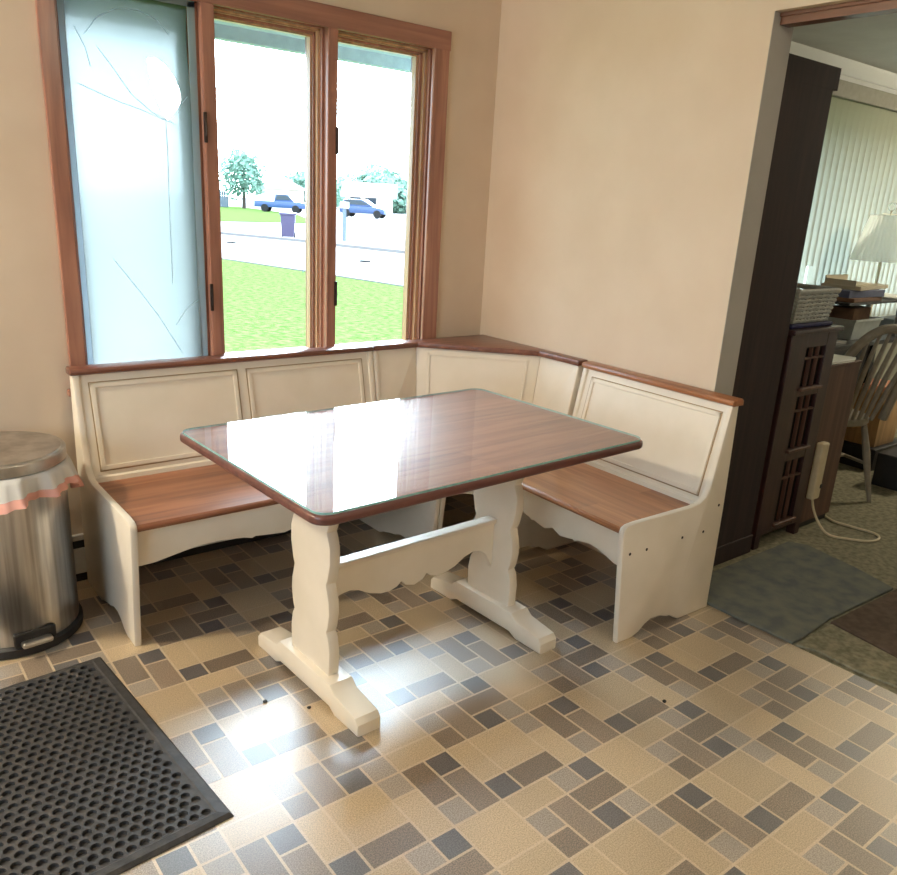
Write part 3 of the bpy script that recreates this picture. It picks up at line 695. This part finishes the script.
brown = thing('side_cabinet', 'plain walnut cabinet with the ivory power strip on its side', 'cabinet', (2.392, .47, 0))
MB().box(0, .30, 0, .20, .03, .79, bev=.003).build('body', M_walnut, brown)
MB().box(-.004, .304, -.004, .204, .79, .803, bev=.003).build('top', M_walnut, brown)
MB().box(.01, .29, .01, .19, 0, .03).build('base', M_black, brown)
tag(MB().prism([(2.41, .475), (2.62, .468), (2.70, .50), (2.66, .64), (2.42, .655)], lambda a, b, t: (a, b, t), .8035, .812).build('papers', M_paper),
    'loose white papers on top of the walnut cabinet', 'paper')
ps = thing('power_strip', 'ivory power strip hung on the walnut cabinet with a loop of cord', 'power strip', (2.44, .47, .30))
MB().box(-.032, .032, -.040, -.001, -.14, .14, bev=.010).build('body', M_beigepl, ps)
MB().box(.012, .034, -.043, -.02, -.085, -.065, bev=.003).build('switch', M_black, ps)
def smooth_pts(P, n=8):
    out = []; P = [Vector(p) for p in P]
    for i in range(len(P) - 1):
        p0 = P[max(i-1, 0)]; p1 = P[i]; p2 = P[i+1]; p3 = P[min(i+2, len(P)-1)]
        for k in range(n):
            t = k / n; out.append(.5 * ((2*p1) + (p2-p0)*t + (2*p0-5*p1+4*p2-p3)*t*t + (3*p1-p0-3*p2+p3)*t**3))
    out.append(P[-1]); return out
cordp = smooth_pts([(2.44, .45, .165), (2.445, .43, .10), (2.455, .39, .035), (2.46, .34, .006), (2.50, .26, .006), (2.56, .20, .006), (2.63, .19, .006), (2.68, .23, .006), (2.67, .32, .006), (2.66, .42, .006), (2.70, .50, .006), (2.73, .55, .006)])
MB().tube([(p.x - 2.44, p.y - .47, p.z - .30) for p in cordp], .0058, 8).build('cord', M_beigepl, ps, smooth=True)

# basket on the low cabinet
tag(MB().box(2.0, 2.345, .47, .80, .9855, 1.003, bev=.006).build('folded_cloth', M_navy), 'navy folded cloth under the wicker basket on the mahogany cabinet', 'cloth')
bk = thing('wicker_basket', 'white openwork wicker basket on the navy cloth', 'basket', (2.175, .60, 1.0035))
q = MB(); hx0, hy0, hx1, hy1, Hb = .14, .11, .165, .13, .135
def ringp(f, z, n=10):
    hx, hy = hx0 + (hx1 - hx0) * f, hy0 + (hy1 - hy0) * f; P = []
    for (ax, ay), (bx, by) in (((-hx,-hy),(hx,-hy)), ((hx,-hy),(hx,hy)), ((hx,hy),(-hx,hy)), ((-hx,hy),(-hx,-hy))):
        for i in range(n): P.append((ax + (bx-ax)*i/n, ay + (by-ay)*i/n, z))
    return P
for i in range(8):
    f = i / 7; q.tube([(a, b, c + (.004 if k % 2 else 0)) for k, (a, b, c) in enumerate(ringp(f, .008 + f * (Hb - .016)))], .0075, 6, closed=True)
q.build('weave', M_wicker, bk, smooth=True)
q = MB(); lo = ringp(0, .004); hi = ringp(1, Hb)
for k in range(0, 40, 1): q.tube([lo[k], hi[k]], .0045, 5)
q.build('stakes', M_wicker, bk)
MB().tube(ringp(1, Hb), .010, 8, closed=True).build('rim', M_wicker, bk, smooth=True)
MB().box(-.138, .138, -.108, .108, 0, .008).build('bottom', M_wicker, bk)

# desk with clutter
dk = thing('desk', 'dark desk behind the wooden chair, covered in papers and boxes', 'desk', (2.75, .82, 0))
MB().box(0, 1.75, 0, .42, .755, .78, bev=.004).build('desktop', M_black, dk)
for x, y in ((.02, .02), (1.68, .02), (.02, .35), (1.68, .35)): MB().box(x, x + .05, y, y + .05, 0, .755).build('leg', M_black, dk)
MB().box(.02, 1.73, .37, .385, .30, .755).build('back_board', M_black, dk)
def dbox(name, label, cat, mt_, x0, x1, y0, y1, z0, z1, rz=0, bev=.003, group=None):
    cx_, cy_ = (x0+x1)/2, (y0+y1)/2
    o = MB().box(x0-cx_, x1-cx_, y0-cy_, y1-cy_, 0, z1-z0, bev=bev).build(name, mt_); o.location = (cx_, cy_, z0); o.rotation_euler = (0, 0, rz)
    return tag(o, label, cat, group)
# clear bin on the desk
bn = thing('plastic_bin', 'pale clear plastic bin on the desk behind the basket', 'bin', (3.62, 1.0, .78))
def bowl(n0, n1, d0, d1, H, t=.006):
    b = MB(); o0 = [(-n0,-d0,0),(n0,-d0,0),(n0,d0,0),(-n0,d0,0)]; o1 = [(-n1,-d1,H),(n1,-d1,H),(n1,d1,H),(-n1,d1,H)]
    i1 = [(-n1+t,-d1+t,H),(n1-t,-d1+t,H),(n1-t,d1-t,H),(-n1+t,d1-t,H)]; i0 = [(-n0+t,-d0+t,t),(n0-t,-d0+t,t),(n0-t,d0-t,t),(-n0+t,d0-t,t)]
    R_ = [[b.bm.verts.new(p) for p in l] for l in (o0, o1, i1, i0)]
    for p, q_ in zip(R_, R_[1:]):
        for k in range(4): b.face([p[k], p[(k+1)%4], q_[(k+1)%4], q_[k]])
    b.face(R_[0]); b.face(R_[3]); return b
bowl(.14, .165, .10, .12, .115).build('tub', M_binpl, bn)
MB().box(-.17, .17, -.125, -.119, .105, .118).build('rim', M_binpl, bn)
dbox('paper_bundle', 'brown bundle of folded papers standing in the clear bin', 'paper', M_cardb, 3.50, 3.74, .93, 1.07, .786, .955, R(4))
# riser shelf
rs = thing('riser_shelf', 'dark metal riser shelf on the desk under the stack of books', 'shelf', (3.30, .86, .78))
MB().box(0, .92, 0, .32, .205, .218, bev=.003).build('board', M_black, rs)
for x, y in ((.06, .29), (.66, .012), (.40, .29), (.88, .29)): MB().tube([(x, y, 0), (x, y, .206)], .012, 10).build('post', M_grey, rs)
zb = .998
for (nm, lab, mt_, x0, x1, y0, y1, h, rz) in (
    ('binder', 'brown folder at the bottom of the stack on the riser shelf', M_cardb, 3.36, 3.74, .88, 1.13, .022, .05),
    ('binder', 'blue grey binder in the middle of the stack on the riser shelf', M_blue, 3.37, 3.75, .89, 1.12, .040, -.06),
    ('binder', 'cream book lying on top of the blue grey binder', M_cream2, 3.42, 3.86, .90, 1.12, .022, .10)):
    dbox(nm, lab, 'binder', mt_, x0, x1, y0, y1, zb, zb + h, rz, group='binders stacked on the riser shelf'); zb += h + .0005
bx_ = thing('box_lid', 'open cream box lid lying on the stack at its left', 'box', (3.56, 1.0, zb))
MB().box(-.13, .13, -.09, .09, 0, .006).build('base', M_cream2, bx_)
MB().box(-.13, .13, .084, .09, .006, .045).box(-.13, -.124, -.09, .09, .006, .03).build('side', M_cream2, bx_)
dbox('papers', 'white papers on the right end of the riser shelf', 'paper', M_paper, 3.90, 4.20, .88, 1.12, .9985, 1.008, .1)
dbox('tray', 'grey document tray on the front edge of the desk', 'tray', M_grey, 2.95, 3.28, .825, .98, .781, .800, 0)
pr_ = thing('printer', 'grey printer with a tilted panel at the right end of the desk', 'printer', (4.42, 1.0, .78))
MB().box(-.18, .18, -.13, .13, 0, .07, bev=.008).build('body', M_grey, pr_)
MB().prism([(.02, .07), (.035, .07), (.10, .195), (.085, .20)], lambda a, b, t: (t, a - .08, b), -.16, .16).build('panel', M_grey, pr_)
# floor lamp
lp = thing('floor_lamp', 'floor lamp with a white pleated shade in front of the blinds', 'lamp', (4.695, 1.36, 0))
MB().lathe([(.13, 0), (.13, .012), (.03, .03), (.014, .05)], n=32).build('base', M_brass, lp, smooth=True)
MB().tube([(0, 0, .04), (0, 0, 1.46)], .011, 12).build('pole', M_brass, lp, smooth=True)
sd = MB(); n = 72
r0 = [sd.bm.verts.new(((.195 + (.004 if k % 2 else 0)) * math.cos(2*math.pi*k/n), (.195 + (.004 if k % 2 else 0)) * math.sin(2*math.pi*k/n), 1.180)) for k in range(n)]
r1 = [sd.bm.verts.new(((.120 + (.003 if k % 2 else 0)) * math.cos(2*math.pi*k/n), (.120 + (.003 if k % 2 else 0)) * math.sin(2*math.pi*k/n), 1.48)) for k in range(n)]
for k in range(n): sd.face([r0[k], r0[(k+1)%n], r1[(k+1)%n], r1[k]])
sd.build('lamp_shade', M_shade, lp)
MB().tube([(.12*math.cos(a), .12*math.sin(a), 1.49) for a in (0, math.pi)], .003, 6).tube([(0, 0, 1.45), (0, 0, 1.515)], .005, 8).build('spider', M_brass, lp)
MB().tube([(.024*math.cos(2*math.pi*i/20)*.75, -.024*math.cos(2*math.pi*i/20)*.66, 1.538 + .024*math.sin(2*math.pi*i/20)) for i in range(20)], .0045, 8, closed=True).build('finial', M_shade, lp, smooth=True)

# vertical blinds and valance
vb = thing('vertical_blinds', 'pale vertical slat blinds with a grey valance in the far room', 'blinds', (0, YW - .06, 0))
MB().box(3.2, 6.1, -.045, .058, 2.178, 2.275, bev=.004).build('valance', M_valance, vb)
k = 0; x = 3.30
while x < 6.05:
    zb_ = 1.125 if 4.15 < x < 4.24 else .10
    q = MB(); ang = R(-14); w = .050
    P = []
    for i in range(5):
        f = -1 + 2 * i / 4; bow = .006 * (1 - f * f)
        P.append((x + f * w * math.cos(ang) + bow * math.sin(ang), .0 + f * w * math.sin(ang) - bow * math.cos(ang)))
    lo = [q.bm.verts.new((a, b, zb_)) for a, b in P]; hi = [q.bm.verts.new((a, b, 2.18)) for a, b in P]
    for i in range(4): q.face([lo[i], lo[i+1], hi[i+1], hi[i]])
    q.build('slat', M_slat, vb, smooth=True); x += .084; k += 1
w2 = thing('window_2', 'far room window behind the blinds', 'window'); struct(w2)
MB().box(BX0, BX0 + .05, YW + .03, YO, BZ0, BZ1).box(BX1 - .05, BX1, YW + .03, YO, BZ0, BZ1).box(BX0, BX1, YW + .03, YO, BZ0, BZ0 + .05).box(BX0, BX1, YW + .03, YO, BZ1 - .05, BZ1).build('frame', M_crown, w2)
MB().box(BX0 + .04, BX1 - .04, YW + .09, YW + .095, BZ0 + .04, BZ1 - .04).build('pane', M_wglass, w2)

w3 = thing('fill_window', 'unseen side window of the kitchen, added behind the viewer for fill light', 'window'); struct(w3)  # window out of view, added for cool fill from the side
MB().box(X0 - .12, X0 - .06, SY0, SY0 + .06, SZ0, SZ1).box(X0 - .12, X0 - .06, SY1 - .06, SY1, SZ0, SZ1).box(X0 - .12, X0 - .06, SY0, SY1, SZ0, SZ0 + .06).box(X0 - .12, X0 - .06, SY0, SY1, SZ1 - .06, SZ1).build('frame', M_frame, w3)
MB().box(X0 - .10, X0 - .095, SY0 + .05, SY1 - .05, SZ0 + .05, SZ1 - .05).build('pane', M_wglass, w3)

# windsor chair
ch = thing('windsor_chair', 'grey beige hoop-back windsor chair at the desk', 'chair', (3.05, .74, 0), R(-20))
P = []
for i in range(28):
    a = 2 * math.pi * i / 28; P.append((.21 * math.cos(a) * (1 + .06 * math.sin(a)), .20 * math.sin(a)))
MB().prism(P, lambda a, b, t: (a, b, t), .415, .448, bev=.010, seg=3).build('seat', M_chair, ch, smooth=True)
for x, y, sx_, sy_ in ((.13, .12, .05, .05), (-.13, .12, -.05, .05), (.12, -.13, .05, -.10), (-.12, -.13, -.05, -.10)):
    MB().tube([(x, y, .42), (x + sx_*.4, y + sy_*.4, .26), (x + sx_*.6, y + sy_*.6, .17), (x + sx_, y + sy_, 0)], [.014, .020, .017, .011], 12).build('leg', M_chair, ch, smooth=True)
MB().tube([(.152, .14, .20), (.152, -.18, .20)], .009, 8).tube([(-.152, .14, .20), (-.152, -.18, .20)], .009, 8).tube([(-.15, -.02, .20), (.15, -.02, .20)], .009, 8).build('stretcher', M_chair, ch, smooth=True)
hoop = []
for i in range(25):
    a = math.pi * i / 24; z = .44 + .50 * max(0, math.sin(a)) ** .62
    hoop.append((.215 * math.cos(a) * (1 + .12 * math.sin(a)), -.155 - .22 * (z - .44) - .02 * math.sin(a), z))
MB().tube(hoop, .023, 10).build('hoop', M_chair, ch, smooth=True)
for i in range(7):
    f = -1 + 2 * i / 6; zt_ = .44 + .50 * (max(0.02, 1 - (f * .80) ** 2)) ** .36
    MB().tube([(f * .125, -.165, .44), (f * .155, -.165 - .11 * (zt_ - .44), .44 + (zt_ - .44) * .5), (f * .178, -.175 - .22 * (zt_ - .44), zt_ - .006)], [.010, .014, .008], 8).build('spindle', M_chair, ch, smooth=True)

# dark things behind the chair
dbox('storage_box', 'dark grey storage box on the carpet behind the chair', 'box', M_black, 3.46, 3.95, .44, .62, -.001, .19, .05, .006)
dbox('storage_box', 'black box under the tan wooden bin', 'box', M_black, 3.70, 4.12, .72, .98, -.001, .135, .0, .006)
wp = thing('wooden_bin', 'tan curved wooden bin standing behind the chair', 'bin', (3.90, .85, .1355))
P = [(-.16, -.10), (.10, -.10), (.145, -.085), (.165, -.04), (.165, .06), (.145, .10), (-.16, .10)]
MB().prism(P, lambda a, b, t: (a, b, t), 0.0, .335, bev=.006).build('shell', M_tan, wp, smooth=True)
dbox('folder', 'peach folder lying on the tan wooden bin', 'folder', M_peach, 3.78, 4.04, .78, .93, .471, .50, .2)

# ------------------------------------------------------------------ outdoors
GZ = -0.4
def plan(name, pts, m, z, h=.02): return struct(MB().prism(pts, lambda a, b, t: (a, b, t), z - h, z).build(name, m))
plan('ground', [(-60, 1.9), (200, 1.9), (200, 260), (-60, 260)], M_road, GZ - .03, .2)
plan('lawn', [(-30, 1.9), (10.9, 1.9), (9.05, 13.0), (8.75, 15.4), (8.49, 16.6), (7.88, 20.0), (6.0, 31), (-2, 70), (-30, 70)], M_grass, GZ + .01, .1)
plan('lawn_far', [(19.6, 47.9), (27.0, 49.2), (36.5, 70.0), (42, 95), (36, 110), (20, 110)], M_grass, GZ + .01, .06)
plan('curb', [(16.0, 23.0), (15.2, 26.2), (14.9, 28.9), (13.45, 33.1), (11.5, 40), (11.8, 40), (13.8, 33.1), (15.25, 28.9), (15.55, 26.2), (16.35, 23.0), (18.6, 14), (18.25, 14)], M_curb, GZ + .08, .15)
plan('curb_near', [(9.06, 13.0), (8.5, 16.6), (7.9, 20.0), (7.0, 25), (7.12, 25), (8.02, 20), (8.62, 16.6), (9.18, 13)], M_curb, GZ + .04, .1)
struct(MB().box(X0 - .6, 7.2, YO, 2.46, 2.10, 2.16).box(X0 - .6, 7.2, 2.44, 2.50, 2.045, 2.22).build('soffit', M_soffit))
def car(name, label, loc, rz, paint, truck):
    r = thing(name, label, 'vehicle', loc, rz)
    if truck:
        body = [(-2.6, .45), (-2.6, 1.05), (-.55, 1.08), (-.45, 1.1), (1.15, 1.12), (2.45, 1.02), (2.6, .8), (2.6, .45)]
        cab = [(-.6, 1.08), (-.45, 1.75), (.75, 1.78), (1.35, 1.12)]
    else:
        body = [(-2.2, .4), (-2.25, .95), (-2.1, 1.08), (1.1, 1.05), (2.1, .9), (2.25, .7), (2.25, .4)]
        cab = [(-2.15, 1.05), (-1.85, 1.6), (-1.3, 1.68), (.1, 1.66), (1.15, 1.05)]
    MB().prism(body, lambda a, b, t: (a, t, b), -.9, .9, bev=.06).build('body', paint, r, smooth=True)
    MB().prism(cab, lambda a, b, t: (a, t, b), -.8, .8, bev=.06).build('cabin', paint, r, smooth=True)
    cx_ = sum(a for a, b in cab) / len(cab); cz_ = sum(b for a, b in cab) / len(cab) + .05
    for s in (-1, 1):
        MB().prism([(cx_ + (a - cx_) * .82, cz_ + (b - cz_) * .68) for a, b in cab], lambda a, b, t: (a, t, b), s * .80, s * .815).build('side_window', M_autogl, r)
    for xx in (-1.55, 1.55):
        for s in (-1, 1):
            q = MB(); q.lathe([(.36, -.12), (.38, -.08), (.38, .08), (.36, .12)], n=20); q.rot(Matrix.Translation((xx, s * .82, .38)) @ Matrix.Rotation(R(90), 4, 'X')); q.build('wheel', M_tyre, r, smooth=True)
    return r
car('pickup_truck', 'dark blue pickup truck parked across the street in the middle pane', (37.6, 75.3, GZ), R(-38), M_truck, True)
car('suv', 'navy suv parked across the street in the right pane', (42.2, 67.0, GZ), R(-50), M_suv, False)
wb_ = thing('wheeled_bin', 'purple grey wheeled trash bin standing by the street', 'trash bin', (15.4, 30.9, GZ), R(-30))
q = MB(); Rr = []
for hx, hy, z in ((.25, .26, .06), (.31, .34, .95)): Rr.append([q.bm.verts.new(p) for p in ((-hx,-hy,z),(hx,-hy,z),(hx,hy,z),(-hx,hy,z))])
for k in range(4): q.face([Rr[0][k], Rr[0][(k+1)%4], Rr[1][(k+1)%4], Rr[1][k]])
q.face(Rr[0]); q.face(Rr[1]); q.build('body', M_bin, wb_, bevel=.02)
MB().box(-.36, .36, -.38, .40, .95, 1.05, bev=.03).build('lid', M_bin, wb_)
for s in (-.27, .27):
    q = MB(); q.lathe([(.11, -.03), (.12, 0), (.11, .03)], n=16); q.rot(Matrix.Translation((s, .28, .12)) @ Matrix.Rotation(R(90), 4, 'Y')); q.build('wheel', M_tyre, wb_)
mp_ = thing('mailbox_post', 'dark mailbox on a post across the street seen past the right mullion', 'mailbox', (17.3, 29.4, GZ))
MB().box(-.06, .06, -.06, .06, 0, 1.35).build('post', M_fence, mp_)
MB().box(-.10, .10, -.25, .25, 1.35, 1.62, bev=.04).build('box', M_siding, mp_)
tag(MB().tube([(8.31, 16.4, GZ - .02), (8.31, 16.4, GZ + .58)], .012, 8).build('marker_stake', M_fence), 'thin grey marker stake at the lawn edge', 'stake')
for (x, y), lb in (((11.4, 27.7), 'dark drain lid on the street near the left mullion'), ((12.2, 19.7), 'dark drain lid on the street in the right pane')):
    o = MB().lathe([(.17, -.02), (.17, .02), (.15, .03)], n=20).build('drain_lid', M_tyre); o.location = (x, y, GZ - .03 + .02); tag(o, lb, 'drain lid')
def tree(label, loc, h, rx, rz_, zc, n, seed, lf=.45):
    rn = random.Random(seed); r = thing('tree', label, 'tree', loc)
    MB().tube([(0, 0, -.1), (.05, 0, zc * .5), (-.05, .1, zc)], [.22, .16, .10], 8).tube([(0, 0, zc * .55), (.7, .2, zc * .95)], [.10, .05], 6).tube([(0, 0, zc * .5), (-.8, -.1, zc * .9)], [.10, .05], 6).build('trunk', M_trunk, r, smooth=True)
    q = MB()
    for i in range(n):
        while True:
            v = Vector((rn.uniform(-1, 1), rn.uniform(-1, 1), rn.uniform(-1, 1)))
            if .25 < v.length < 1: break
        v *= (0.9 + .25 * math.sin(5 * v.x + 3 * v.z) * math.cos(4 * v.y))
        p = Vector((v.x * rx, v.y * rx, zc + v.z * rz_))
        a = Vector((rn.gauss(0, 1), rn.gauss(0, 1), rn.gauss(0, 1))).normalized(); b = a.orthogonal().normalized(); s_ = lf * rn.uniform(.6, 1.2)
        q.face([q.bm.verts.new(p + s_ * (x * a * .5 + y * b * .35)) for x, y in ((-1, 0), (0, -1), (1, 0), (0, 1))])
    q.build('foliage', M_leaf, r)
    return r
tree('round leafy tree on the far lawn in the middle pane', (38.6, 86.5, GZ), 7, 2.7, 2.75, 3.7, 2600, 1, .5)
tree('hazy tree behind the house roof in the middle pane', (66, 120, GZ), 8, 7.5, 3.2, 2.8, 3600, 2, .9)
tree('broad tree behind the suv in the right pane', (67, 100.6, GZ), 8, 7.5, 3.6, 2.6, 5000, 3, .9)
tree('smaller tree at the right of the right pane', (86, 104, GZ), 8, 6.5, 3.4, 2.2, 3400, 4, .9)
def house(label, loc, rz, L, D, H, rh):
    r = thing('house', label, 'house', loc, rz)
    MB().box(-L/2, L/2, -D/2, D/2, -.1, H).build('walls', M_siding, r)
    MB().prism([(-D/2 - .5, H), (D/2 + .5, H), (0, H + rh)], lambda a, b, t: (t, a, b), -L/2 - .5, L/2 + .5).build('roof', M_shingle, r)
    for x in (-L * .28, L * .05): MB().box(x - .6, x + .6, -D/2 - .04, -D/2, 1.0, 2.1).build('window', M_autogl, r)
    MB().box(L * .25, L * .42, -D/2 - .04, -D/2, 0, 2.2).build('garage_door', M_crown, r)
    return r
house('low pale house behind the pickup truck', (53.0, 106, GZ), R(62), 6.5, 6.5, 2.4, 1.9)
house('pale house behind the suv in the right pane', (54.2, 84.7, GZ), R(-35), 5.6, 6, 1.9, 1.7)
fn_ = thing('board_fence', 'blue grey board fence left of the round tree across the street', 'fence', (36.2, 90.5, GZ), R(-35))
q = MB()
for i in range(16): q.box(-2 + i * .26, -2 + i * .26 + .24, -.02, .02, 0, 1.9)
q.build('boards', M_fence, fn_)
MB().box(-2, 2.1, .02, .08, .4, .5).box(-2, 2.1, .02, .08, 1.4, 1.5).build('rail', M_fence, fn_)
for z, lb in ((5.6, 'upper thin utility cable across the sky outside'), (5.05, 'lower thin utility cable across the sky outside')):
    tag(MB().tube([(6 + 26 * i / 12, 39 - 12 * i / 12, z + .6 * (2 * i / 12 - 1) ** 2) for i in range(13)], .03, 5).build('utility_cable', M_wire), lb, 'cable')
